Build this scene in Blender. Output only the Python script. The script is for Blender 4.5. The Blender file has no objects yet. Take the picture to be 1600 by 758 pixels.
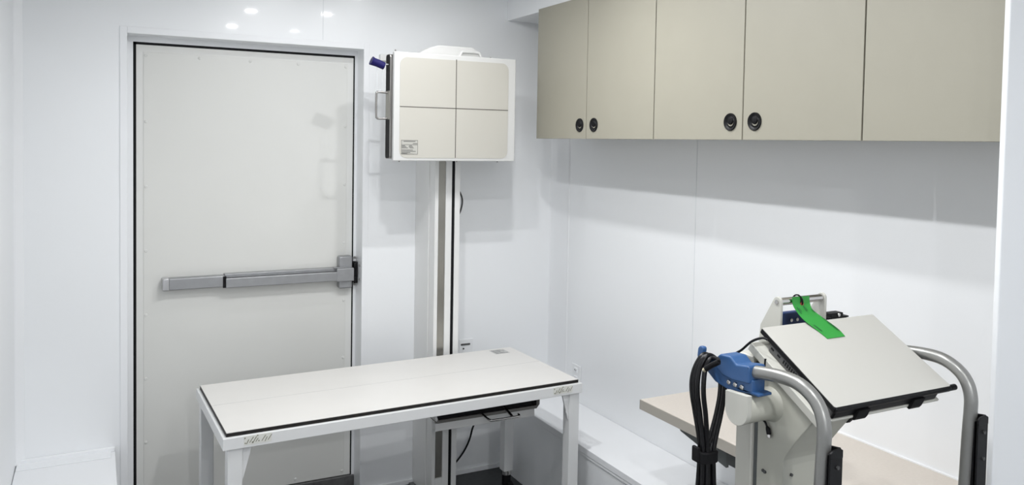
import bpy, bmesh, math, random
from mathutils import Vector as V, Matrix
random.seed(4)
sc = bpy.context.scene
COL = sc.collection
PI = math.pi

# ------------------------------------------------------------------ materials
def mat(name, col, rough=.5, metal=0., spec=.5, coat=0., bump=0., bscale=40., mottled=0., mscale=6., coat_rough=.08):
    m = bpy.data.materials.new(name); m.use_nodes = True
    nt = m.node_tree; b = nt.nodes['Principled BSDF']
    b.inputs['Base Color'].default_value = (*col, 1)
    b.inputs['Roughness'].default_value = rough
    b.inputs['Metallic'].default_value = metal
    b.inputs['Specular IOR Level'].default_value = spec
    b.inputs['Coat Weight'].default_value = coat
    b.inputs['Coat Roughness'].default_value = coat_rough
    tc = nt.nodes.new('ShaderNodeTexCoord')
    if mottled:
        n = nt.nodes.new('ShaderNodeTexNoise'); n.inputs['Scale'].default_value = mscale
        n.inputs['Detail'].default_value = 4
        r = nt.nodes.new('ShaderNodeValToRGB')
        r.color_ramp.elements[0].position = .3; r.color_ramp.elements[1].position = .7
        r.color_ramp.elements[0].color = (*[c * (1 - mottled) for c in col], 1)
        r.color_ramp.elements[1].color = (*[min(1, c * (1 + mottled)) for c in col], 1)
        nt.links.new(tc.outputs['Object'], n.inputs['Vector'])
        nt.links.new(n.outputs['Fac'], r.inputs['Fac'])
        nt.links.new(r.outputs['Color'], b.inputs['Base Color'])
    if bump:
        n = nt.nodes.new('ShaderNodeTexNoise'); n.inputs['Scale'].default_value = bscale
        bp = nt.nodes.new('ShaderNodeBump'); bp.inputs['Strength'].default_value = bump
        bp.inputs['Distance'].default_value = .002
        nt.links.new(tc.outputs['Object'], n.inputs['Vector'])
        nt.links.new(n.outputs['Fac'], bp.inputs['Height'])
        nt.links.new(bp.outputs['Normal'], b.inputs['Normal'])
    return m

M = dict(
    wall=mat('gloss_white_wall', (.795, .807, .82), .32, spec=.5, coat=.13, coat_rough=.05, bump=.02, bscale=3),
    ceil=mat('ceiling_white', (.80, .81, .82), .5),
    floor=mat('dark_rubber_floor', (.028, .031, .034), .45, mottled=.25, mscale=60, bump=.2, bscale=90),
    trim=mat('white_trim', (.79, .80, .815), .35),
    seam=mat('wall_seam', (.66, .68, .70), .4),
    door=mat('door_paint', (.655, .655, .63), .42, mottled=.012, mscale=3),
    doorframe=mat('door_edge_strip', (.68, .68, .66), .38),
    gasket=mat('black_rubber', (.006, .006, .007), .6, spec=.18),
    screw=mat('white_screw', (.66, .66, .64), .35),
    sat=mat('satin_aluminium', (.33, .335, .345), .38, metal=.55, mottled=.05, mscale=30),
    satd=mat('satin_aluminium_cap', (.50, .50, .51), .3, metal=.6),
    chrome=mat('chrome', (.62, .61, .60), .16, metal=1.),
    raild=mat('dark_slide_rail', (.15, .145, .135), .35, metal=.5),
    wire=mat('steel_wire', (.30, .29, .28), .3, metal=.8),
    black=mat('black_plastic', (.008, .008, .009), .4, spec=.18),
    thresh=mat('threshold_grey', (.10, .10, .10), .6, mottled=.2, mscale=50),
    rubber=mat('rubber_grey', (.05, .05, .05), .6),
    cab=mat('greige_laminate', (.30, .285, .232), .5, mottled=.012, mscale=8, bump=.03, bscale=120),
    cabside=mat('greige_edge', (.30, .285, .235), .5),
    white=mat('white_powder_coat', (.72, .72, .71), .35),
    whites=mat('white_plastic', (.58, .58, .57), .3),
    cream=mat('cream_panel', (.48, .465, .42), .42),
    line=mat('panel_line', (.10, .09, .08), .5),
    slot=mat('brushed_steel_channel', (.33, .32, .29), .28, metal=.85, mottled=.18, mscale=5),
    table=mat('table_laminate', (.66, .645, .62), .38, mottled=.012, mscale=10),
    core=mat('black_phenolic_edge', (.016, .015, .014), .5, spec=.18),
    tframe=mat('table_frame_white', (.68, .685, .685), .36),
    sticker=mat('sticker_white', (.66, .66, .62), .5),
    ink=mat('ink_grey', (.07, .07, .07), .6),
    inkl=mat('ink_olive', (.24, .24, .19), .6),
    labelbg=mat('label_film', (.43, .425, .39), .5),
    greyl=mat('grey_label', (.48, .48, .47), .5),
    worktop=mat('beige_worktop', (.56, .51, .455), .45, mottled=.03, mscale=120),
    wedge=mat('worktop_edge', (.38, .355, .315), .5),
    steel=mat('bracket_steel', (.15, .16, .16), .5, metal=.3),
    bluegrip=mat('navy_grip', (.010, .008, .085), .5, spec=.25),
    blue=mat('blue_plastic', (.030, .092, .235), .42, bump=.05, bscale=300),
    navy=mat('navy_plastic', (.012, .035, .12), .4),
    ivory=mat('ivory_cart_paint', (.45, .447, .39), .42, mottled=.02, mscale=9),
    ivoryd=mat('ivory_cart_light', (.52, .515, .47), .38),
    tube=mat('silver_tube', (.27, .27, .26), .34, metal=.55, mottled=.02, mscale=200),
    lid=mat('pale_silver_lid', (.475, .466, .435), .4),
    lapside=mat('dark_grey_laptop', (.11, .11, .11), .35, metal=.3),
    laprim=mat('laptop_black', (.007, .007, .008), .4, spec=.18),
    cable=mat('black_cable', (.006, .006, .007), .35, spec=.3),
    velcro=mat('velcro', (.009, .009, .010), .9, spec=.18),
    gold=mat('connector_gold', (.75, .68, .50), .3, metal=.7),
    green=mat('green_tag', (.028, .27, .042), .5),
    greend=mat('green_ink', (.01, .10, .03), .6),
    redring=mat('red_eyelet', (.30, .03, .02), .5),
    plate=mat('outlet_plate', (.76, .77, .78), .35),
    clear=mat('clear_cord', (.62, .64, .66), .2),
)

# ------------------------------------------------------------------ helpers
WM = {}
def finish(o, parent):
    COL.objects.link(o)
    if parent is not None:
        o.parent = parent
        o.matrix_parent_inverse = WM.get(parent.name, Matrix.Identity(4)).inverted()
    return o
def obj(name, bm, m, parent=None, smooth=True, label=None):
    me = bpy.data.meshes.new(name)
    bmesh.ops.recalc_face_normals(bm, faces=bm.faces)
    bm.to_mesh(me); bm.free()
    if smooth:
        me.polygons.foreach_set('use_smooth', [True] * len(me.polygons))
        me.set_sharp_from_angle(angle=math.radians(50))
    o = bpy.data.objects.new(name, me)
    if smooth:
        wn = o.modifiers.new('even_shading', 'WEIGHTED_NORMAL'); wn.keep_sharp = True; wn.weight = 90
    me.materials.append(M[m] if isinstance(m, str) else m)
    if label: o['label'] = label
    return finish(o, parent)
def thing(name, label, cat, loc, group=None):
    o = bpy.data.objects.new(name, None); o.empty_display_size = .05
    o.location = loc; COL.objects.link(o)
    WM[o.name] = Matrix.Translation(V(loc))
    o['label'] = label; o['category'] = cat
    if group: o['group'] = group
    return o
def tag(o, label, cat, group=None):
    o['label'] = label; o['category'] = cat
    if group: o['group'] = group
    return o
def struct(name, bm, m, parent=None, label=None, smooth=True):
    o = obj(name, bm, m, parent, smooth)
    if parent is None:
        o['kind'] = 'structure'
        if label: o['label'] = label
    return o
def B(): return bmesh.new()
def box(bm, a, b, bev=0., seg=2, xf=None):
    """axis aligned box between corners a and b, edges rounded"""
    t = bmesh.new()
    r = bmesh.ops.create_cube(t, size=1)
    c = [(a[i] + b[i]) / 2 for i in range(3)]; s = [abs(b[i] - a[i]) for i in range(3)]
    for v in t.verts: v.co = V([c[i] + v.co[i] * s[i] for i in range(3)])
    if bev:
        bmesh.ops.bevel(t, geom=t.edges[:], offset=min(bev, min(s) * .45), segments=seg, profile=.5, affect='EDGES')
    merge(bm, t, xf); return bm
def merge(bm, t, xf=None):
    if xf is not None:
        for v in t.verts: v.co = xf @ v.co if isinstance(xf, Matrix) else V(xf(v.co))
    vm = {v: bm.verts.new(v.co) for v in t.verts}
    for f in t.faces:
        try: bm.faces.new([vm[v] for v in f.verts])
        except ValueError: pass
    t.free()
def prism(bm, pts, axis, lo, hi, bev=0., xf=None):
    """outline in the plane across axis, pushed from lo to hi; pts are (a,b) of the two other axes in xyz order"""
    t = bmesh.new()
    def p(q, h):
        l = list(q); l.insert('xyz'.index(axis), h); return V(l)
    A = [t.verts.new(p(q, lo)) for q in pts]; Z = [t.verts.new(p(q, hi)) for q in pts]
    n = len(pts)
    t.faces.new(A); t.faces.new(Z[::-1])
    for i in range(n): t.faces.new([A[i], A[(i + 1) % n], Z[(i + 1) % n], Z[i]])
    bmesh.ops.recalc_face_normals(t, faces=t.faces)
    if bev:
        bmesh.ops.bevel(t, geom=t.edges[:], offset=bev, segments=2, profile=.5, affect='EDGES')
    merge(bm, t, xf); return bm
def smoothpath(pts, n=8):
    P = [V(p) for p in pts]; out = []
    for i in range(len(P) - 1):
        a, b, c, d = P[max(i - 1, 0)], P[i], P[i + 1], P[min(i + 2, len(P) - 1)]
        for k in range(n):
            t = k / n
            out.append(.5 * ((2 * b) + (c - a) * t + (2 * a - 5 * b + 4 * c - d) * t * t + (3 * b - a - 3 * c + d) * t ** 3))
    return out + [P[-1]]
def tube(bm, pts, r, seg=12, caps=True, smooth=0, xf=None):
    P = smoothpath(pts, smooth) if smooth else [V(p) for p in pts]
    n = len(P); R = r if isinstance(r, (list, tuple)) else [r] * n
    t = bmesh.new(); rings = []; up = None
    for i in range(n):
        d = (P[min(i + 1, n - 1)] - P[max(i - 1, 0)]).normalized()
        if up is None:
            up = V((0, 0, 1)) if abs(d.z) < .9 else V((1, 0, 0))
        up = (up - d * up.dot(d)).normalized(); s = d.cross(up)
        rings.append([t.verts.new(P[i] + (up * math.cos(a) + s * math.sin(a)) * R[i]) for a in [2 * PI * k / seg for k in range(seg)]])
    for i in range(n - 1):
        for k in range(seg):
            t.faces.new([rings[i][k], rings[i][(k + 1) % seg], rings[i + 1][(k + 1) % seg], rings[i + 1][k]])
    if caps: t.faces.new(rings[0][::-1]); t.faces.new(rings[-1])
    merge(bm, t, xf); return bm
def cyl(bm, a, b, r, seg=24, xf=None):
    return tube(bm, [a, b], r, seg, xf=xf)
def lathe(bm, prof, origin, axis, seg=28, xf=None):
    """prof: (radius, height along axis)"""
    ax = V(axis).normalized(); u = ax.orthogonal().normalized(); w = ax.cross(u); o = V(origin)
    t = bmesh.new(); rings = []
    for r, h in prof:
        if r < 1e-6: rings.append([t.verts.new(o + ax * h)])
        else: rings.append([t.verts.new(o + ax * h + (u * math.cos(2 * PI * k / seg) + w * math.sin(2 * PI * k / seg)) * r) for k in range(seg)])
    for A, Z in zip(rings, rings[1:]):
        for k in range(seg):
            k2 = (k + 1) % seg
            if len(A) == 1 and len(Z) > 1: t.faces.new([A[0], Z[k2], Z[k]])
            elif len(Z) == 1 and len(A) > 1: t.faces.new([A[k], A[k2], Z[0]])
            elif len(A) > 1: t.faces.new([A[k], A[k2], Z[k2], Z[k]])
    merge(bm, t, xf); return bm
def rrect(x0, y0, x1, y1, r, n=6):
    out = []
    for cx, cy, a0 in ((x1 - r, y1 - r, 0), (x0 + r, y1 - r, 90), (x0 + r, y0 + r, 180), (x1 - r, y0 + r, 270)):
        for k in range(n + 1):
            a = math.radians(a0 + 90 * k / n); out.append((cx + r * math.cos(a), cy + r * math.sin(a)))
    return out
def cutbox(*a, **k): return box(B(), *a, **k)

# ------------------------------------------------------------------ room
YB, XR, XL, ZC, YF = 3.5026, 2.0516, -.2688, 2.35, -2.2      # back wall, right wall, left wall, ceiling, wall behind the camera
OX0, OX1, OZ = .1107, 1.0597, 2.0015                          # doorway
struct('floor', cutbox((XL - .1, YF - .1, -.08), (XR + .1, YB + .3, 0)), 'floor', label='dark rubber floor')
struct('ceiling', cutbox((XL - .1, YF - .1, ZC), (XR + .1, YB + .3, ZC + .08)), 'ceil', label='white ceiling')
b = B()
box(b, (XL - .1, YB, 0), (OX0, YB + .18, ZC)); box(b, (OX1, YB, 0), (XR + .1, YB + .18, ZC)); box(b, (OX0, YB, OZ), (OX1, YB + .18, ZC))
struct('wall_back', b, 'wall', label='glossy white back wall around the door', smooth=False)
struct('wall_left', cutbox((XL - .1, YF, 0), (XL, YB, ZC)), 'wall', label='glossy white left wall')
struct('wall_right', cutbox((XR, YF, 0), (XR + .1, YB, ZC)), 'wall', label='glossy white right wall')
struct('wall_front', cutbox((XL, YF - .1, 0), (XR, YF, ZC)), 'wall', label='white wall opposite the door')
PX, PY = 1.70, 1.0455
b = B(); box(b, (PX, PY - .013, 0), (XR, PY, ZC), .003, 3)
struct('wall_partition', b, 'wall', label='white panel partition at right edge')
# corner trims, seams, casing
b = B(); prism(b, [(XR, YB), (XR - .022, YB), (XR - .018, YB - .010), (XR - .010, YB - .05), (XR - .006, YB - .145), (XR, YB - .15)], 'z', .36, 2.187)
struct('trim_1', b, 'trim', label='vertical corner cove trim')
b = B(); prism(b, [(XL, YB), (XL + .03, YB), (XL + .03, YB - .003), (XL + .004, YB - .02), (XL, YB - .03)], 'z', .36, ZC)
struct('trim_2', b, 'trim', label='left corner cove trim')
struct('trim_3', cutbox((.8763, YB - .0012, 2.03), (.8783, YB, ZC)), 'seam', label='panel seam above the door')
struct('trim_4', cutbox((XR - .0012, 2.4229, .72), (XR, 2.4249, 1.62)), 'seam', label='panel seam on right wall')
b = B()
def casing(bm, x0, x1, z0, z1): box(bm, (x0, YB - .004, z0), (x1, YB, z1), .0015)
casing(b, OX0 - .026, OX0, 0, OZ + .026); casing(b, OX1, OX1 + .026, 0, OZ + .026); casing(b, OX0, OX1, OZ, OZ + .026)
struct('trim_5', b, 'trim', label='door casing')
b = B(); YL = 3.60
box(b, (OX0, YL - .004, 0), (.1353, YB + .18, OZ)); box(b, (1.0478, YL - .004, 0), (OX1, YB + .18, OZ)); box(b, (.1353, YL - .004, 1.980), (1.0478, YB + .18, OZ))
tr6 = struct('trim_6', b, 'trim', label='recessed door frame')
# strike on the right jamb
b = B(); box(b, (1.0440, 3.560, .948), (OX1, 3.592, 1.046), .003)
box(b, (1.040, 3.555, 1.018), (1.052, 3.580, 1.040), .003); box(b, (1.040, 3.555, .955), (1.052, 3.580, .978), .003)
st = obj('strike_plate', b, 'black', tr6, label='black latch strike')
for z in (.938, 1.062): b = B(); cyl(b, (1.0535, 3.597, z), (1.0535, 3.590, z), .005, 12); obj('strike_screw', b, 'wire', st)
for z in (.970, 1.034): b = B(); cyl(b, (OX1 + .001, 3.53, z), (OX1 - .004, 3.53, z), .004, 12); obj('strike_screw', b, 'wire', st)
struct('baseboard_back', cutbox((OX1 + .026, YB - .008, 0), (1.775, YB, .022), .002), 'trim', label='low white base strip under back wall')
struct('trim_7', cutbox((OX0, YL - .01, 0), (OX1, YB + .18, .052), .004), 'thresh', label='dark door threshold')

# wheel well boxes along both side walls
b = B(); box(b, (1.772, PY + .001, 0), (XR - .0015, YB - .001, .335))
wr = thing('wheel_well_bench', 'long low white boxed ledge running along foot of right wall', 'ledge', (1.91, 2.3, 0))
obj('body', b, 'wall', wr)
obj('top', cutbox((1.766, PY + .001, .335), (XR - .0015, YB - .001, .363), .003), 'trim', wr)
b = B(); prism(b, [(PY, .325), (YB - .0, .325), (YB - .0, .335), (PY, .335)], 'x', 1.768, 1.772)
obj('edge_trim', b, 'trim', wr)
wl = thing('wheel_well_bench', 'low white boxed ledge in the corner left of the door', 'ledge', (-.1, 2.8, 0))
obj('body', cutbox((XL + .0015, 2.0, 0), (.060, YB - .001, .335)), 'wall', wl)
obj('top', cutbox((XL + .0015, 2.0, .335), (.0665, YB - .001, .357), .003), 'trim', wl)
b = B(); box(b, (XL + .004, YB - .075, .357), (.050, YB - .004, .361), .0015); box(b, (XL + .004, YB - .012, .357), (.0660, YB, .375), .003)
obj('edge_trim', b, 'trim', wl)

# soffit above the cabinets
struct('trim_8', cutbox((1.772, PY, 2.187), (XR, YB, ZC), .002), 'wall', label='white boxed soffit above cabinets')

# ------------------------------------------------------------------ door
dr = bpy.data.objects.new('door_1', None); dr.location = (.59, YL + .02, .03); COL.objects.link(dr)
dr['kind'] = 'structure'; dr['label'] = 'white flush exit door with crash bar'; WM[dr.name] = Matrix.Translation(dr.location)
LX0, LX1, LZ0, LZ1 = .1458, 1.0425, .054, 1.9705
obj('leaf', cutbox((LX0, YL, LZ0), (LX1, YL + .045, LZ1), .002), 'doorframe', dr)
obj('panel', cutbox((.1731, YL - .0025, .056), (1.0140, YL + .002, 1.9413), .0012), 'door', dr)
b = B()
box(b, (.1353, YL + .0005, .05), (LX0 + .001, YL + .03, 1.980)); box(b, (LX1 - .001, YL + .0005, .05), (1.0478, YL + .03, 1.980)); box(b, (.1353, YL + .0005, LZ1 - .001), (1.0478, YL + .03, 1.980))
obj('gasket', b, 'gasket', dr)
def screw(x, z):
    b = B(); lathe(b, [(.0065, 0), (.006, .0022), (.003, .0034), (.0028, .0022), (0, .002)], (x, YL - .0025, z), (0, -1, 0), 12)
    obj('screw', b, 'screw', dr)
for x in (.1825, .3868, .5899, .7934, 1.0053): screw(x, 1.928)
for x in (.3868, .5899, .7934, 1.0053): screw(x, .075)
for k in range(7):
    z = 1.6595 - k * .2641
    screw(.1825, z); screw(1.0053, z)
pb = obj('panic_bar', cutbox((.2660, 3.552, .970), (.484, YL, 1.018), .004), 'sat', dr, label='satin grey crash bar')
obj('end_cap', cutbox((.2412, 3.548, .9690), (.2672, YL, 1.0205), .005), 'satd', pb)
obj('spacer', cutbox((.4755, 3.5475, .967), (.489, YL, 1.016), .002), 'black', pb)
b = B(); box(b, (.4865, 3.540, .9672), (.960, 3.575, 1.0075), .003); box(b, (.484, 3.562, 1.0080), (.962, YL, 1.0230), .002)
cyl(b, (.724, 3.541, .9905), (.724, 3.5385, .9905), .0035, 12)
obj('push_pad', b, 'sat', pb)
b = B(); box(b, (.9720, 3.556, .9280), (1.0335, YL, 1.0745), .008, 3)
obj('latch_case', b, 'sat', pb)
b = B(); box(b, (.9575, 3.538, .9630), (1.0365, YL - .004, 1.0225), .004); box(b, (.948, 3.548, 1.0225), (1.0, 3.58, 1.0265), .001)
obj('latch_cover', b, 'sat', pb)

# ------------------------------------------------------------------ overhead cabinets
FX = 1.755; CZ0, CZ1 = 1.6194, 2.1945
def latch(parent, y, z):
    b = B(); lathe(b, [(.0, -.001), (.012, -.001), (.0135, .001), (.0155, .003), (.018, .001), (.0225, .0035), (.0265, .0045), (.0275, .003), (.0275, -.002)], (FX, y, z), (-1, 0, 0), 32)
    l = obj('finger_latch', b, 'black', parent, label='round black finger latch')
    b = B(); lathe(b, [(.0125, .0), (.0120, .003), (.010, .0045), (0, .005)], (FX, y, z + .004), (-1, 0, 0), 24)
    obj('push_button', b, 'gasket', l)
def cabinet(label, y0, y1, splits, latches):
    """y0 nearer the camera"""
    c = thing('wall_cabinet', label, 'cabinet', ((FX + XR) / 2, (y0 + y1) / 2, CZ0), 'greige wall cabinets')
    b = B(); box(b, (FX + .017, y0 + .001, CZ0 + .004), (XR, y1 - .001, 2.1868))
    obj('body', b, 'cabside', c)
    ys = [y0] + splits + [y1]
    for a, e in zip(ys, ys[1:]):
        d = obj('door', cutbox((FX, a + .0017 + (.0012 if a in splits or a == y0 else 0), CZ0), (FX + .0165, e - .0017, CZ1), .0012), 'cab', c)
        for ly in latches:
            if a < ly < e: latch(d, ly, 1.6750)
    return c
s_ = FX / 1.7685
cabinet('two-door greige wall cabinet nearest the back wall, with small round black latches', 2.3285 * s_, 3.190 * s_, [2.7745 * s_], [2.8218 * s_, 2.7164 * s_])
cabinet('middle two-door greige wall cabinet with larger-looking black latches above the worktop', 1.4465 * s_, 2.3285 * s_, [1.8830 * s_], [1.936 * s_, 1.8311 * s_])
cabinet('greige wall cabinet against the white panel partition, no latch in view', PY + .002, 1.4465 * s_, [], [])

# ------------------------------------------------------------------ worktop with bracket
w = thing('worktop', 'beige laminate worktop fixed to right wall behind the cart', 'worktop', (1.86, 1.65, .68))
WX = 1.680
obj('top', cutbox((WX + .001, PY + .001, .682), (XR, 2.2505, .7165), .003), 'worktop', w)
b = B(); box(b, (WX - .0012, PY + .001, .6815), (WX + .0015, 2.2518, .7145)); box(b, (WX - .0012, 2.2500, .6815), (XR, 2.2518, .7145))
obj('edge_band', b, 'wedge', w)
b = B(); box(b, (XR - .006, PY + .001, .7165), (XR, 2.245, .7205))
obj('sealant_bead', b, 'trim', w)
b = B(); prism(b, [(2.10, .6815), (2.075, .656), (1.857, .6135), (1.857, .6815)], 'x', 1.716, 1.726)
prism(b, [(1.728, .6815), (1.728, .62), (XR - .025, .45), (XR - .025, .3635), (XR, .3635), (XR, .6815)], 'y', 1.862, 1.868)
obj('support_bracket', b, 'steel', w)

# ------------------------------------------------------------------ outlets
o1 = thing('wall_outlet', 'white socket plate low on right wall behind the table corner', 'outlet', (XR, 3.254, .44))
b = B(); box(b, (XR - .006, 3.216, .450), (XR, 3.292, .540), .003); obj('plate', b, 'plate', o1)
for z in (.475, .515):
    so = obj('socket', cutbox((XR - .010, 3.240, z - .012), (XR - .005, 3.268, z + .012), .003), 'trim', o1)
    for y in (3.248, 3.260): obj('slot', cutbox((XR - .0112, y - .0015, z - .004), (XR - .009, y + .0015, z + .004)), 'ink', so)
o2 = thing('wall_outlet', 'white outlet plate on the back wall beside the stand column', 'outlet', (1.575, YB, .54))
obj('plate', cutbox((1.540, YB - .005, .540), (1.612, YB, .655), .002), 'plate', o2)
b = B(); box(b, (1.548, YB - .009, .626), (1.596, YB - .004, .634), .001)
obj('socket', b, 'ink', o2)
b = B(); cyl(b, (1.562, YB - .004, .610), (1.562, YB - .008, .610), .004, 12); obj('screw', b, 'ink', o2)

# ------------------------------------------------------------------ detector stand
stn = thing('detector_stand', 'white upright column stand carrying square detector panel between door and cabinets', 'x-ray stand', (1.375, 3.38, 0))
CX0, CX1, CY = 1.3150, 1.4340, 3.27
b = B(); box(b, (CX0, CY, 0), (1.332, YB - .001, 1.99), .002); box(b, (1.332, CY + .02, 0), (1.3955, YB - .001, 1.99)); box(b, (1.332, CY, 0), (1.3655, CY + .02, .1065)); 
box(b, (1.3655, CY, 0), (1.3955, CY + .03, 1.99), .003); box(b, (1.3955, CY + .014, 0), (1.410, YB - .001, 1.99)); box(b, (1.409, CY, 0), (CX1, YB - .001, 1.99), .002)
obj('column', b, 'white', stn)
b = B(); box(b, (1.3325, CY + .006, .1065), (1.3653, CY + .021, 1.985)); 
obj('channel', b, 'slot', stn, label='brushed steel channel in column')
obj('black_strip', cutbox((1.3957, CY + .004, .004), (1.4088, CY + .016, 1.985)), 'gasket', stn)
obj('side_cover', cutbox((CX0 - .003, 3.335, 0), (CX0, YB - .001, 1.96), .001), 'white', stn)
obj('base_foot', cutbox((1.29, 3.20, 0), (1.46, YB - .012, .012), .003), 'steel', stn)
b = B(); box(b, (1.13, YB - .02, 1.955), (1.50, YB - .001, 1.985), .003); obj('wall_bracket', b, 'white', stn)
# carriage housing behind the panel
b = B(); prism(b, [(1.215, 1.62), (1.52, 1.62), (1.52, 1.935), (1.470, 1.985), (1.440, 2.004), (1.285, 2.004), (1.245, 1.992), (1.195, 1.965)], 'y', 3.17, 3.262, .006)
obj('carriage', b, 'whites', stn)
b = B(); tube(b, [(1.375, 3.165, 1.958), (1.385, 3.165, 1.978), (1.395, 3.165, 1.982), (1.460, 3.165, 1.982), (1.470, 3.165, 1.977), (1.478, 3.165, 1.958)], .006, 10, smooth=4)
obj('top_handle', b, 'whites', stn)
# panel
DX0, DX1, DZ0, DZ1, DY = 1.0632, 1.6135, 1.5178, 1.9572, 3.10
b = B(); box(b, (DX0, DY, DZ0), (DX1, DY + .022, DZ1), .004, 3); box(b, (DX0 + .012, DY + .022, DZ0 + .004), (DX1, DY + .075, DZ1 - .004), .004)
dp = obj('detector_panel', b, 'whites', stn, label='square white detector panel with cream face')
b = B(); prism(b, rrect(1.0885, 1.5300, 1.5770, 1.9365, .03), 'y', DY - .0016, DY + .002)
obj('face', b, 'cream', dp)
b = B(); box(b, (1.3320, DY - .0024, 1.5320), (1.3352, DY - .001, 1.9400)); box(b, (1.0885, DY - .0024, 1.7356), (1.5770, DY - .001, 1.7388))
obj('cross_line', b, 'line', dp)
b = B(); box(b, (1.096, DY - .0022, 1.5455), (1.1665, DY - .001, 1.6025)); obj('rating_label', b, 'labelbg', dp, label='small printed rating label')
b = B()
def lp(x0, x1, z0, z1): box(b, (x0, DY - .0030, z0), (x1, DY - .0020, z1))
for z in (1.5458, 1.5840, 1.6018): lp(1.096, 1.1665, z - .0005, z + .0005)
for x in (1.096, 1.1660): lp(x, x + .0008, 1.5455, 1.6025)
lp(1.106, 1.156, 1.5965, 1.5985); lp(1.146, 1.165, 1.5880, 1.5895)
for z, segs in ((1.580, ((1.098, 1.112), (1.130, 1.142))), (1.5755, ((1.098, 1.117), (1.128, 1.146))), (1.571, ((1.098, 1.124), (1.132, 1.149))), (1.562, ((1.098, 1.146),)), (1.557, ((1.098, 1.158),)), (1.552, ((1.098, 1.135),)), (1.548, ((1.098, 1.122),))):
    for x0, x1 in segs: lp(x0, x1, z - .0009, z + .0009)
obj('label_print', b, 'ink', dp)
# open cassette slot on the left side
b = B(); prism(b, rrect(3.124, 1.5255, 3.172, 1.9475, .012), 'x', DX0 - .010, DX0 + .0125)
obj('slot_rim', b, 'wire', dp)
b = B(); prism(b, rrect(3.1222, 1.528, 3.1665, 1.945, .010), 'x', DX0 - .0112, DX0 - .0095)
obj('slot_opening', b, 'gasket', dp)
b = B(); box(b, (DX0 - .0135, 3.1200, 1.684), (DX0 - .008, 3.160, 1.800), .002); obj('latch_plate', b, 'slot', dp)
b = B(); tube(b, [(DX0 - .008, 3.14, 1.7915), (1.016, 3.14, 1.7935), (1.0065, 3.14, 1.791), (1.0035, 3.14, 1.782), (1.0035, 3.14, 1.700), (1.0065, 3.14, 1.690), (1.016, 3.14, 1.6865), (DX0 - .008, 3.14, 1.6885)], .0042, 10, smooth=4)
obj('pull_handle', b, 'wire', dp)
b = B(); tube(b, [(.981, 3.14, 1.918), (.990, 3.14, 1.914), (1.008, 3.14, 1.909), (1.030, 3.14, 1.9005), (1.0345, 3.14, 1.899)], [.0185, .0165, .0160, .0155, .0150], 16, smooth=0)
obj('release_grip', b, 'bluegrip', dp, label='dark blue release grip')
b = B(); cyl(b, (1.0345, 3.14, 1.9065), (1.062, 3.14, 1.9065), .0025, 8); obj('grip_rod', b, 'clear', dp)
b = B(); tube(b, [(1.006, 3.14, 1.899), (1.006, 3.14, 1.802)], .0010, 6); tube(b, [(1.027, 3.14, 1.892), (1.027, 3.14, 1.81), (1.024, 3.14, 1.80)], .0010, 6)
box(b, (1.005, 3.136, 1.7975), (1.0225, 3.144, 1.8005), .001)
obj('safety_cord', b, 'clear', dp)
for x, z, h in ((1.0995, DZ0, -.005), (1.3535, DZ0, -.005), (1.545, DZ0, -.005), (1.078, DZ1 - .004, .014), (1.505, DZ1 - .004, .009)):
    b = B(); cyl(b, (x, 3.13, z + .002), (x, 3.13, z + h), .0032, 10); obj('edge_screw', b, 'wire', dp)

# cords by the column
b = B(); tube(b, [(1.440, 3.485, 1.60), (1.470, 3.485, 1.45), (1.508, 3.480, 1.39), (1.531, 3.470, 1.335), (1.529, 3.47, 1.29), (1.512, 3.475, 1.245), (1.47, 3.485, 1.18), (1.438, 3.485, 1.15)], .004, 8, smooth=6)
tag(obj('power_cord', b, 'rubber'), 'short dark cord looping beside the top of the stand column', 'cord')

# ------------------------------------------------------------------ table (turned slightly out of square)
TZ = .67
A0, A1, A2, A3 = V((.340, 3.184)), V((.3584, 2.6287)), V((1.684, 2.6734)), V((1.691, 3.2236))
tc_ = (A0 + A1 + A2 + A3) / 4; ta = math.atan2(A2.y - A1.y, A2.x - A1.x) * .6 + math.atan2(A3.y - A0.y, A3.x - A0.x) * .4
TW, TD = 1.3265, .5535
TX = Matrix.Translation((tc_.x, tc_.y, 0)) @ Matrix.Rotation(ta, 4, 'Z')
tb = thing('exam_table', 'long white table with black-edged top in front of the detector stand', 'table', (tc_.x, tc_.y, 0))
hx, hy = TW / 2, TD / 2
b = B(); box(b, (-hx, -hy, TZ - .0012), (hx, hy, TZ + .0008), xf=TX); tt = obj('tabletop', b, 'table', tb)
b = B(); box(b, (-hx - .0008, -hy - .0008, TZ - .0125), (hx + .0008, hy + .0008, TZ - .0010), xf=TX); obj('edge_core', b, 'core', tt)
b = B(); box(b, (-hx + .002, .0165 - .0012, TZ + .0007), (hx - .002, .0165 + .0012, TZ + .0010), xf=TX); obj('centre_seam', b, 'greyl', tt)
b = B(); box(b, (.545, .190, TZ + .0008), (.615, .258, TZ + .0012), xf=TX)
lb = obj('information_label', b, 'greyl', tt, label='grey printed label on the table top')
b = B()
for k in range(5):
    box(b, (.550, .198 + k * .012, TZ + .0012), (.610 - (k % 3) * .012, .202 + k * .012, TZ + .0014), xf=TX)
obj('label_print', b, 'ink', lb)
FO = .013
b = B()
for a, e in (((-hx - FO, -hy - FO), (hx + FO, -hy + .03)), ((-hx - FO, hy - .03), (hx + FO, hy + FO)), ((-hx - FO, -hy + .028), (-hx + .03, hy - .028)), ((hx - .03, -hy + .028), (hx + FO, hy - .028))):
    box(b, (*a, TZ - .0515), (*e, TZ - .0126), .0022, xf=TX)
box(b, (-hx + .02, -.02, TZ - .045), (hx - .02, .02, TZ - .0127), xf=TX)
obj('frame', b, 'tframe', tb)
LG = .046
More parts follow.
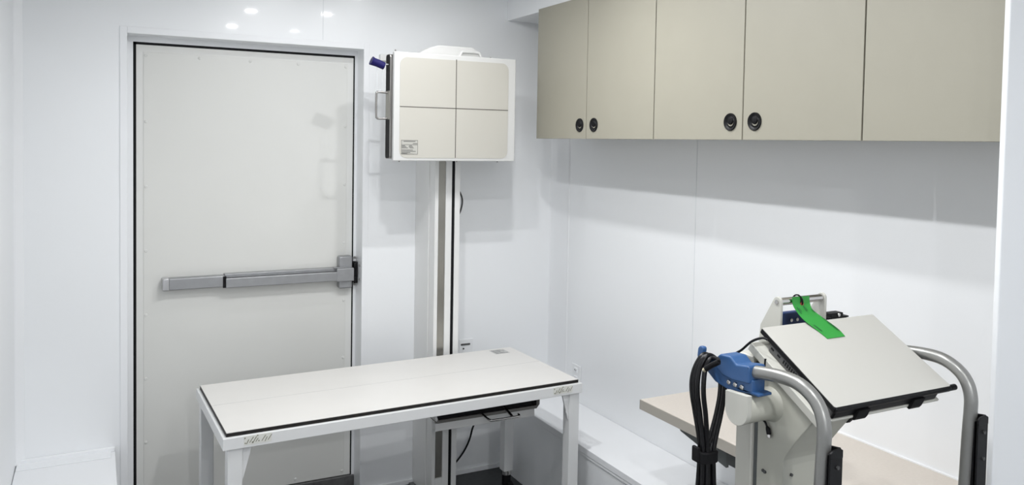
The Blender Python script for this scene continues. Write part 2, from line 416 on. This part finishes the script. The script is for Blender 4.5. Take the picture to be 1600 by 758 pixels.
for sx in (-1, 1):
    for sy in (-1, 1):
        lx = sx * (hx + .004 - LG / 2); ly = sy * (hy + .006 - LG / 2)
        if sx < 0 and sy < 0: lx += .006
        b = B(); box(b, (lx - LG / 2, ly - LG / 2, .115), (lx + LG / 2, ly + LG / 2, TZ - .0515), .003, xf=TX)
        lg = obj('leg', b, 'tframe', tb)
        b = B(); prism(b, [(lx - sx * LG / 2, TZ - .0515), (lx - sx * (LG / 2 + .030), TZ - .0515), (lx - sx * (LG / 2 + .004), TZ - .150), (lx - sx * LG / 2, TZ - .155)], 'y', ly + sy * LG * .20, ly + sy * LG * .36, xf=TX)
        obj('gusset', b, 'tframe', lg)
        b = B(); cyl(b, (lx, ly, .097), (lx, ly, .116), .023, 20, xf=TX); obj('collar', b, 'chrome', lg)
        b = B(); cyl(b, (lx + sx * .012 - .012, ly - .004, .031), (lx + sx * .012 + .012, ly - .004, .031), .031, 24, xf=TX)
        box(b, (lx - .018, ly - .014, .045), (lx + .018, ly + .010, .098), .004, xf=TX)
        obj('caster', b, 'black', lg)
for lx in (-hx + .0505, hx - .121):
    sk = B(); box(sk, (lx, -hy - FO - .0008, TZ - .0425), (lx + .086, -hy - FO + .001, TZ - .0135), xf=TX)
    s = obj('warning_sticker', sk, 'sticker', tb, label='pale hatched warning sticker')
    b = B()
    for k in range(8):
        x = lx + .006 + k * .0095
        if k == 4: continue
        h = .016 if k % 3 else .010
        prism(b, [(x, TZ - .039 + (k % 2) * .003), (x + .0032, TZ - .039 + (k % 2) * .003), (x + .0032 + h * .75, TZ - .039 + h + .004), (x + h * .75, TZ - .039 + h + .004)], 'y', -hy - FO - .0014, -hy - FO - .0006, xf=TX)
    for x, z in ((.002, -.038), (.024, -.0375), (.044, -.036), (.04, -.0185), (.001, -.022)):
        box(b, (lx + x, -hy - FO - .0014, TZ + z), (lx + x + .004, -hy - FO - .0006, TZ + z + .004), xf=TX)
    obj('sticker_print', b, 'inkl', s)
# cassette tray slung under the top
ty = 2.80
b = B(); box(b, (1.142, ty + .004, .545), (1.576, 3.16, .6184)); 
tr = obj('cassette_tray', b, 'gasket', tb, label='black cassette tray under the top')
b = B(); prism(b, [(1.126, .6184), (1.126, .575), (1.146, .535), (1.152, .535), (1.140, .575), (1.140, .612), (1.165, .612), (1.165, .6184)], 'y', ty - .002, 3.14)
obj('side_rail', b, 'whites', tr)
b = B(); prism(b, [(1.145, .5325), (1.575, .5325), (1.588, .548), (1.590, .600), (1.582, .612), (1.560, .6184), (1.560, .606), (1.574, .600), (1.574, .5445), (1.145, .5445)], 'y', ty - .004, 3.14)
obj('slide_rail', b, 'raild', tr)
b = B(); prism(b, [(1.574, .551), (1.574, .600), (1.560, .606), (1.560, .551)], 'y', ty, 3.1); obj('rail_liner', b, 'gasket', tr)
obj('front_panel', cutbox((1.1388, ty, .5010), (1.568, ty + .02, .5322), .002), 'whites', tr)
b = B(); tube(b, [(1.3300, ty + .005, .548), (1.3340, ty - .03, .540), (1.3400, ty - .058, .536), (1.358, ty - .064, .535), (1.455, ty - .064, .535), (1.465, ty - .062, .536), (1.4685, ty - .052, .537)], .0045, 10, smooth=5)
tube(b, [(1.408, ty + .04, .578), (1.425, ty + .0, .560), (1.435, ty - .060, .537)], .0055, 10, smooth=4)
obj('pull_handle', b, 'chrome', tr)
b = B(); box(b, (1.368, ty + .005, .566), (1.402, ty + .031, .586), .003); box(b, (1.345, ty + .012, .568), (1.366, ty + .031, .580), .002); cyl(b, (1.385, ty + .006, .576), (1.385, ty + .001, .576), .005, 12)
obj('latch_block', b, 'wire', tr)
b = B(); cyl(b, (1.493, ty + .001, .520), (1.493, ty - .003, .520), .0035, 12); obj('panel_screw', b, 'ink', tr)
b = B(); tube(b, [(1.52, 3.166, .575), (1.555, 3.24, .46), (1.575, 3.33, .33), (1.580, 3.41, .26), (1.576, 3.44, .19), (1.558, 3.455, .135), (1.525, 3.46, .09), (1.48, 3.46, .050), (1.442, 3.46, .03)], .0045, 8, smooth=6)
tag(obj('tray_cord', b, 'black'), 'thin black cord hanging from under-table tray to the column foot', 'cord')

# ------------------------------------------------------------------ portable cart
ct = thing('mobile_cart', 'ivory rolling equipment cart with curved silver handles at right front', 'cart', (1.30, 1.15, 0))
C3 = V((1.21348, 1.03125, 1.12037))
U = V((.99972, -.02253, .00733)); F = V((.01969, .87366, .48614)); N = V((-.01735, -.48586, .87386))
def P(u, v, w): return C3 + U * u + F * v + N * w
LX = lambda c: P(c.x, c.y, c.z)
# body shell
bx0, bx1 = 1.200, 1.312
pts = [(1.2105, .16), (1.2105, 1.1735), (1.060, 1.0900), (1.0665, 1.0860), (1.098, 1.046), (1.120, 1.016), (1.1330, .9960), (1.1385, .9840), (1.1400, .9700), (1.1390, .16)]
b = B(); prism(b, pts, 'x', bx0, bx1, .0018)
obj('body_shell', b, 'ivory', ct)
b = B(); prism(b, [(1.060, 1.0830), (1.066, 1.0800), (1.085, 1.0600), (1.100, 1.058), (1.12, 1.08), (1.12, 1.11)], 'x', bx1 - .001, bx1 + .008); obj('side_recess', b, 'gasket', ct)
b = B()
for y, z in ((1.1908, .9454), (1.186, .9440)):
    b = B(); cyl(b, (bx0 + .001, y, z), (bx0 - .003, y, z), .0032, 10); obj('shell_screw', b, 'ink', ct)
b = B(); cyl(b, (bx0 + .022, 1.141, .952), (bx0 + .022, 1.136, .952), .003, 10); obj('shell_screw', b, 'ink', ct)
obj('mast', cutbox((1.1985, 1.2255, .14), (1.290, 1.272, 1.17), .004), 'ivoryd', ct)
obj('mast_gap_shade', cutbox((1.206, 1.2095, .15), (1.29, 1.2262, 1.16)), 'steel', ct)  # dark block stands in for the shade inside the gap
# tray under the laptop
b = B(); box(b, (-.022, -.004, -.0362), (.306, .2126, -.0305), .0016, xf=LX); box(b, (-.022, .2, -.0362), (.306, .2126, -.0305), xf=LX)
box(b, (-.022, .0, -.048), (-.018, .2126, -.034), .001, xf=LX)
obj('laptop_tray', b, 'ivoryd', ct)
b = B()
for u in (.0774, .231):
    b = B(); prism(b, [(-.008, -.038), (.02, -.038), (.02, -.0362), (-.003, -.0355), (-.003, -.014), (-.0085, -.0120), (-.0095, -.030)], 'x', u - .016, u + .016, .001, xf=lambda c: P(c.x, c.y, c.z))
    obj('laptop_stop', b, 'gasket', ct)
# cross tube with its D shaped end cap
b = B(); prof = [(1.118, .0285), (1.17, .0285), (1.185, .0290), (1.195, .031), (1.201, .036)]
tube(b, [(x, 1.178, 1.0850) for x, r in prof], [r for x, r in prof], 32)
obj('cross_tube', b, 'ivory', ct)
b = B(); dpts = [(1.2095, 1.1165), (1.1480, 1.1205)] + [(1.17875 - .03075 * math.cos(a), 1.0845 - .0295 * math.sin(a)) for a in [PI * k / 16 for k in range(17)]]
prism(b, dpts, 'x', 1.110, 1.122, .0012); obj('end_cap', b, 'ivoryd', ct)
# blue handle bracket (sleeve, plate, foot)
b = B()
prism(b, [(1.1630, 1.1380), (1.1625, 1.1700), (1.1660, 1.1735), (1.1990, 1.1680), (1.2160, 1.1800), (1.2460, 1.1780), (1.2555, 1.1700), (1.2540, 1.1460), (1.2380, 1.1360), (1.210, 1.1330)], 'x', 1.1260, 1.1700, .004)
prism(b, [(1.1590, 1.1190), (1.1590, 1.1460), (1.2500, 1.1500), (1.2660, 1.1560), (1.2900, 1.1540), (1.3000, 1.1460), (1.2950, 1.1330), (1.2650, 1.1150), (1.2300, 1.1090), (1.1900, 1.1130)], 'x', 1.1320, 1.1660, .003)
prism(b, [(1.1320, 1.1420), (1.1320, 1.2000), (1.1560, 1.2000), (1.1700, 1.1560), (1.1680, 1.1430)], 'z', 1.1175, 1.1230, .0015)
br = obj('handle_bracket', b, 'blue', ct, label='blue moulded handle bracket')
for y in (1.2222, 1.2040, 1.1856):
    b = B(); lathe(b, [(.0052, 0), (.0052, .0025), (.0042, .0034), (.0028, .0034), (.0026, .0015), (0, .0015)], (1.1320, y, 1.1255), (-1, 0, 0), 16); obj('bolt', b, 'chrome', br)
b = B(); prism(b, [(1.2900, 1.1350), (1.2880, 1.1500), (1.2985, 1.1520), (1.3010, 1.1640), (1.2990, 1.1755), (1.3020, 1.1790), (1.3120, 1.1785), (1.3165, 1.1730), (1.3185, 1.1580), (1.3160, 1.1450), (1.3050, 1.1360)], 'x', 1.1290, 1.1400, .0025)
obj('cable_hook', b, 'blue', ct)
# handle tubes with black clamps
prof = [(1.205, 1.1525), (1.1838, 1.1563), (1.133, 1.1642), (1.095, 1.1678), (1.0650, 1.1672), (1.0400, 1.1605), (1.0175, 1.1470), (1.0030, 1.1280), (.9960, 1.1040), (.9955, 1.0760), (.9975, 1.0300), (1.0000, .9400), (1.008, .60), (1.015, .18)]
def handle(x, label):
    b = B(); tube(b, [(x, y, z) for y, z in prof], .0128, 20, smooth=6)
    h = obj('handlebar', b, 'tube', ct, label=label)
    b = B()
    prism(b, [(x - .010, .9760), (x + .0180, .9760), (x + .0180, .9830), (x - .0040, .9830), (x - .0040, .9900), (x + .0140, .9960), (x + .0180, .9960), (x + .018, 1.012), (x + .0215, 1.012), (x + .0215, .9720), (x - .010, .9720)], 'z', .30, 1.060, .0012)
    prism(b, [(.9735, 1.055), (.9735, 1.0680), (.9775, 1.0720), (1.004, 1.0680), (1.0090, 1.0640), (1.0090, 1.055)], 'x', x + .0165, x + .0215, .001)
    prism(b, [(x - .010, 1.055), (x - .010, 1.066), (x - .004, 1.071), (x + .014, 1.073), (x + .0215, 1.069), (x + .0215, 1.055)], 'y', .9715, .9760, .001)
    c = obj('clamp', b, 'black', h, label='black clamp plate')
    for z in (1.040, .987):
        b = B(); cyl(b, (x + .008, .9722, z), (x + .008, .9690, z), .0035, 12); obj('bolt', b, 'rubber', c)
handle(1.146, 'silver handlebar held by the blue bracket'); handle(1.560, 'silver handlebar next to the white panel partition')
b = B(); tube(b, [(1.146, 1.20, 1.1525), (1.20, 1.2, 1.1525)], .01, 12); tube(b, [(1.29, 1.215, 1.12), (1.42, 1.215, 1.135), (1.53, 1.21, 1.15), (1.560, 1.203, 1.1527)], .011, 12, smooth=4)
obj('tube_brace', b, 'ivory', ct)
# lifting handle behind the laptop
for x0 in (1.305, 1.4375):
    b = B()
    prism(b, [(1.2590, 1.1500), (1.2590, 1.2300)] + [(1.2700 - .0112 * math.cos(a), 1.2660 + .0112 * math.sin(a)) for a in [PI * k / 8 for k in range(8)]] + [(1.3170, 1.2080), (1.3230, 1.1500)], 'x', x0, x0 + .0065, .001)
    if x0 < 1.4: box(b, (1.29, 1.26, 1.15), (1.312, 1.30, 1.17), .002)
    else: box(b, (1.312, 1.27, 1.15), (1.444, 1.30, 1.165), .002)
    obj('handle_plate', b, 'ivoryd', ct)
b = B(); cyl(b, (1.311, 1.2700, 1.2657), (1.438, 1.2700, 1.2657), .0082, 20)
cyl(b, (1.3025, 1.2700, 1.2657), (1.306, 1.2700, 1.2657), .0046, 14)
obj('lift_bar', b, 'chrome', ct, label='steel lifting bar')
b = B(); box(b, (1.336, 1.295, 1.165), (1.4375, 1.312, 1.2330), .003); bb = obj('blue_block', b, 'navy', ct)
for x in (1.373, 1.391):
    b = B(); cyl(b, (x, 1.2955, 1.2160), (x, 1.2915, 1.2160), .0040, 12); obj('bolt', b, 'chrome', bb)
b = B(); box(b, (1.444, 1.27, 1.15), (1.545, 1.31, 1.162), .002); box(b, (1.495, 1.288, 1.160), (1.545, 1.306, 1.2100), .002); box(b, (1.494, 1.289, 1.2080), (1.553, 1.312, 1.2120), .0015); box(b, (1.494, 1.289, 1.211), (1.534, 1.312, 1.2210), .002)
cp = obj('cable_clip', b, 'black', ct)
b = B(); cyl(b, (1.518, 1.289, 1.2165), (1.518, 1.2865, 1.2165), .004, 12); obj('bolt', b, 'chrome', cp)
# base and casters (below the picture)
b = B(); box(b, (1.12, .98, .10), (1.60, 1.04, .16), .01); box(b, (1.12, 1.27, .10), (1.60, 1.33, .16), .01); box(b, (1.19, 1.03, .105), (1.33, 1.28, .17), .006)
obj('base_frame', b, 'ivory', ct)
for x in (1.15, 1.57):
    for y in (1.01, 1.30):
        b = B(); cyl(b, (x - .012, y, .045), (x + .012, y, .045), .045, 24); box(b, (x - .018, y - .02, .05), (x + .018, y + .02, .105), .004); obj('caster', b, 'black', ct)

# laptop on the tray
lap = thing('laptop', 'closed pale silver laptop tilted on the cart tray', 'laptop', tuple(P(.16, .1, -.030)))
LW, LD = .3243, .2209
b = B(); prism(b, rrect(.0, .0, LW, LD, .004), 'z', -.0015, 0, .0006, xf=LX); obj('lid', b, 'lid', lap)
b = B(); prism(b, rrect(-.0012, -.0048, LW + .0012, LD, .004), 'z', -.0122, -.0014, .002, xf=LX)
tube(b, [P(.0, .0005, -.0066), P(LW + .017, .0005, -.0066)], .0062, 14)
obj('lid_rim', b, 'laprim', lap)
bs = B(); prism(bs, rrect(.001, -.001, .294, .190, .010), 'z', -.0300, -.0121, .003, xf=LX); ba = obj('base', bs, 'lapside', lap)
b = B(); box(b, (.004, -.0032, -.0290), (.292, .004, -.0104), .003, xf=LX); obj('front_edge', b, 'laprim', ba)
b = B()
for v in (.176, .156): box(b, (.0002, v - .0045, -.0205), (.003, v + .0045, -.0165), .0005, xf=LX)
for k in range(9): box(b, (.0002, .1385 - k * .0062, -.0230), (.003, .1415 - k * .0062, -.0150), xf=LX)
obj('side_port', b, 'gasket', ba)

# green tag tied to the lifting bar
pairs = [((1.3385, 1.2590, 1.2755), (1.3895, 1.2590, 1.2748)), ((1.3387, 1.2575, 1.2620), (1.3897, 1.2575, 1.2620)), ((1.3384, 1.2480, 1.2500), (1.3868, 1.2470, 1.2480)), ((1.3345, 1.2215, 1.2345), (1.3878, 1.2235, 1.2370))]
e1, e2 = P(.1295, .1895, .0022), P(.1858, .1910, .0022); f1, f2 = P(.1345, .1665, .0016), P(.1855, .1670, .0016)
pairs += [(tuple(e1), tuple(e2)), (tuple(f1), tuple(f2))]
La = smoothpath([p[0] for p in pairs], 5); Ra = smoothpath([p[1] for p in pairs], 5)
def ribbon(bm, La, Ra, th):
    t = bmesh.new(); rows = []
    for i in range(len(La)):
        j0, j1 = max(i - 1, 0), min(i + 1, len(La) - 1)
        n = (Ra[i] - La[i]).cross(La[j1] - La[j0]).normalized()
        if n.y > 0 and n.z < 0: n = -n
        rows.append([t.verts.new(La[i]), t.verts.new(Ra[i]), t.verts.new(Ra[i] + n * th), t.verts.new(La[i] + n * th)])
    for A, Z in zip(rows, rows[1:]):
        for k in range(4): t.faces.new([A[k], A[(k + 1) % 4], Z[(k + 1) % 4], Z[k]])
    t.faces.new(rows[0]); t.faces.new(rows[-1][::-1])
    merge(bm, t)
gt = thing('green_tag', 'bright green strip tag tied to lifting bar and lying on the laptop', 'tag', (1.36, 1.22, 1.235))
b = B(); ribbon(b, La, Ra, -.0012); tg = obj('strip', b, 'green', gt)
def on_tag(s, f):
    k = s * (len(La) - 1); i = min(int(k), len(La) - 2); t = k - i
    a = La[i].lerp(La[i + 1], t); c = Ra[i].lerp(Ra[i + 1], t); n = (c - a).cross(La[i + 1] - La[i]).normalized()
    if n.y > 0: n = -n
    if n.z < -.3: n = -n
    return a.lerp(c, f) + n * .0016
b = B()
for f0, f1, s0, s1 in ((.10, .15, .34, .50), (.20, .23, .36, .46), (.52, .56, .30, .46), (.60, .63, .36, .44), (.10, .14, .70, .82), (.92, .95, .62, .86), (.86, .89, .70, .84), (.90, .94, .40, .50)):
    n = 8; t = bmesh.new(); prev = None
    for k in range(n + 1):
        s = s0 + (s1 - s0) * k / n; w_ = [t.verts.new(on_tag(s, f0)), t.verts.new(on_tag(s, f1))]
        if prev: t.faces.new([prev[0], prev[1], w_[1], w_[0]])
        prev = w_
    b = B(); merge(b, t); obj('printed_mark', b, 'greend', tg)
b = B(); tube(b, [(1.3625 + .002 * math.sin(a), 1.2700 - .0125 * math.cos(a) - .001, 1.2657 + .0115 * math.sin(a)) for a in [math.radians(-60 + 330 * k / 20) for k in range(21)]], .0016, 8)
tube(b, [(1.3640, 1.2560, 1.2580), (1.3648, 1.2545, 1.2650), (1.3625, 1.2570, 1.2735), (1.360, 1.264, 1.2785)], .0018, 8, smooth=4)
obj('cable_tie', b, 'black', gt)
b = B(); lathe(b, [(.0022, 0), (.0022, .001), (.0045, .0012), (.0048, 0)], (1.3645, 1.2563, 1.2600), (0, -1, .1), 16); obj('eyelet', b, 'redring', gt)

# black cable bundle on the hook
cb = thing('cable_bundle', 'coiled black cable strapped in a bundle hanging from the blue hook', 'cable', (1.13, 1.285, .62))
b = B()
lp_ = [(0, 0), (1, .25), (2, -.2), (3, .15), (4, -.1)]
for i in range(4):
    oy = (-.0150, -.0035, .0065, .0145)[i]; ox = (.004, -.004, .003, -.003)[i]; top = 1.1505 + (.000, .004, .001, .003)[i]
    sp = (.006, .0, .001, .0005)[i]; q = (-.008, -.003, .003, .008)[i]
    ptsl = [(1.122 + ox, 1.278 + q, .60), (1.118 + ox * 2, 1.280 + q * 1.7, .75), (1.119 + ox, 1.280 + q * 1.5, .86), (1.1205 + ox, 1.280 + q, .955), (1.1190 + ox, 1.281 + q, .99), (1.1090 + sp, 1.284 + oy * .9, 1.045), (1.1020 + sp, 1.2850 + oy, 1.085), (1.1010 + sp, 1.285 + oy, 1.115), (1.1070 + sp, 1.285 + oy * .8, 1.142),
            (1.1215 + sp * .6, 1.284 + oy * .7, top + .009), (1.1370, 1.2840 + oy * .7, top + .009), (1.158 - sp * .4, 1.284 + oy * .6, 1.146), (1.1700 - sp * .6, 1.283 + oy * .6, 1.116), (1.1710 - sp * .9, 1.282 + oy * .6, 1.080), (1.1620 - sp * .9, 1.282 + oy * .6, 1.035), (1.1450, 1.281 + q, .990), (1.1360 + ox, 1.280 + q, .955), (1.139 + ox, 1.280 + q * 1.4, .86), (1.144 + ox * 2, 1.280 + q * 1.5, .75), (1.140 + ox, 1.278 + q, .60), (1.1310, 1.278 + q, .578), (1.122 + ox, 1.278 + q, .60)]
    tube(b, ptsl, .0052, 12, smooth=5)
obj('cable', b, 'cable', cb)
b = B(); prism(b, rrect(1.104, 1.262, 1.152, 1.298, .015), 'z', .944, .9665, .002); box(b, (1.0995, 1.274, .946), (1.1075, 1.294, .978), .003)
obj('strap', b, 'velcro', cb)
b = B(); tube(b, [(1.0940, 1.2490, 1.1500), (1.0960, 1.2360, 1.1600), (1.1030, 1.2220, 1.1700)], .0058, 10); tube(b, [(1.1030, 1.2220, 1.1700), (1.112, 1.235, 1.1715), (1.125, 1.262, 1.166)], .0038, 8, smooth=4)
cn = obj('connector', b, 'black', cb)
b = B(); tube(b, [(1.0932, 1.2545, 1.1458), (1.0940, 1.2490, 1.1500)], .0044, 10); obj('connector_tip', b, 'gold', cn)

# thin usb cable over the tray and down beside the shell
us = thing('usb_cable', 'thin black cable with small plug dangling beside the cart body', 'cable', (1.195, 1.20, 1.02))
b = B(); tube(b, [(1.2000, 1.190, 1.2120), (1.1950, 1.200, 1.2140), (1.1885, 1.222, 1.2025), (1.1880, 1.249, 1.1790), (1.1880, 1.277, 1.1580), (1.1900, 1.270, 1.1400)], .0026, 8, smooth=6)
tube(b, [(1.1955, 1.1900, 1.1740), (1.1955, 1.1915, 1.155), (1.1940, 1.1980, 1.135), (1.1900, 1.2105, 1.115), (1.1905, 1.2095, 1.070), (1.1930, 1.1960, 1.0535), (1.1945, 1.1850, 1.0470), (1.1945, 1.1800, 1.0400)], .0022, 8, smooth=6)
obj('cord', b, 'cable', us)
b = B(); tube(b, [(1.1945, 1.1800, 1.0400), (1.1945, 1.1765, 1.0360), (1.1945, 1.1735, 1.0260)], [.0025, .0048, .0048], 10)
pl_ = obj('plug', b, 'black', us)
b = B(); box(b, (1.1925, 1.1690, 1.0195), (1.1965, 1.1765, 1.0265), .0005); obj('plug_tip', b, 'chrome', pl_)

# ------------------------------------------------------------------ lamps: slim LED battens on the ceiling, plus one added fill lamp
def batten(x, y, lx, ly, power, label):
    t = thing('ceiling_light', label, 'light', (x, y, ZC), 'LED battens on the ceiling')
    b = B(); box(b, (x - lx / 2 - .02, y - ly / 2 - .02, ZC - .02), (x + lx / 2 + .02, y + ly / 2 + .02, ZC), .004); obj('housing', b, 'white', t)
    L = bpy.data.lights.new('led_strip', 'AREA'); L.shape = 'RECTANGLE'; L.size = lx; L.size_y = ly; L.energy = power; L.color = (.985, .992, 1.0)
    o = bpy.data.objects.new('led_strip', L); o.location = (x, y, ZC - .0215); finish(o, t)
LP = [(.795, 2.90, .7, 'left row, nearest the door'), (.795, 2.17, 3.8, 'left row, second from the door'), (.795, 1.45, 3.3, 'left row, third from the door'), (.795, .75, 2.6, 'left row, fourth from the door'), (.795, .05, 2., 'left row, fifth from the door'),
      (1.20, 2.90, .6, 'right row, nearest the door'), (1.20, 2.30, 3.4, 'right row, second from the door'), (1.20, 1.45, .9, 'right row, third from the door'), (.30, -1.5, 15., 'added for fill at the end far from the door')]  # last one is an added, unseen fill lamp to lift the shade under the table
for x, y, pw, where in LP:
    batten(x, y, .055, .035, pw, 'white LED lamp on the ceiling, ' + where)

# ------------------------------------------------------------------ world, camera, view
w = bpy.data.worlds.new('World'); sc.world = w; w.use_nodes = True
w.node_tree.nodes['Background'].inputs[0].default_value = (.02, .02, .02, 1)
cam = bpy.data.cameras.new('Camera'); co = bpy.data.objects.new('Camera', cam); COL.objects.link(co)
yaw, pitch, roll, fpx, cy = 4.77056888e-01, 3.79272309e-02, -1.69384962e-02, 1260.12405, 270.419588
f = V((math.sin(yaw) * math.cos(pitch), math.cos(yaw) * math.cos(pitch), -math.sin(pitch)))
r = V((math.cos(yaw), -math.sin(yaw), 0)); d = f.cross(r)
c, s = math.cos(roll), math.sin(roll)
r2 = r * c + d * s; d2 = d * c - r * s
m = Matrix((r2, -d2, -f)).transposed().to_4x4(); m.translation = (0, 0, 1.6)
co.matrix_world = m
cam.sensor_width = 36; cam.lens = fpx / 1600 * 36
cam.shift_x = 0; cam.shift_y = -(379 - cy) / 1600
cam.clip_start = .05
sc.camera = co
sc.view_settings.view_transform = 'Standard'; sc.view_settings.look = 'None'
sc.view_settings.gamma = 1; sc.view_settings.use_curve_mapping = False
sc.view_settings.exposure = 1.36
sc.cycles.max_bounces = 16; sc.cycles.diffuse_bounces = 10; sc.cycles.glossy_bounces = 5
sc.cycles.use_denoising = True
sc.cycles.caustics_reflective = False; sc.cycles.caustics_refractive = False
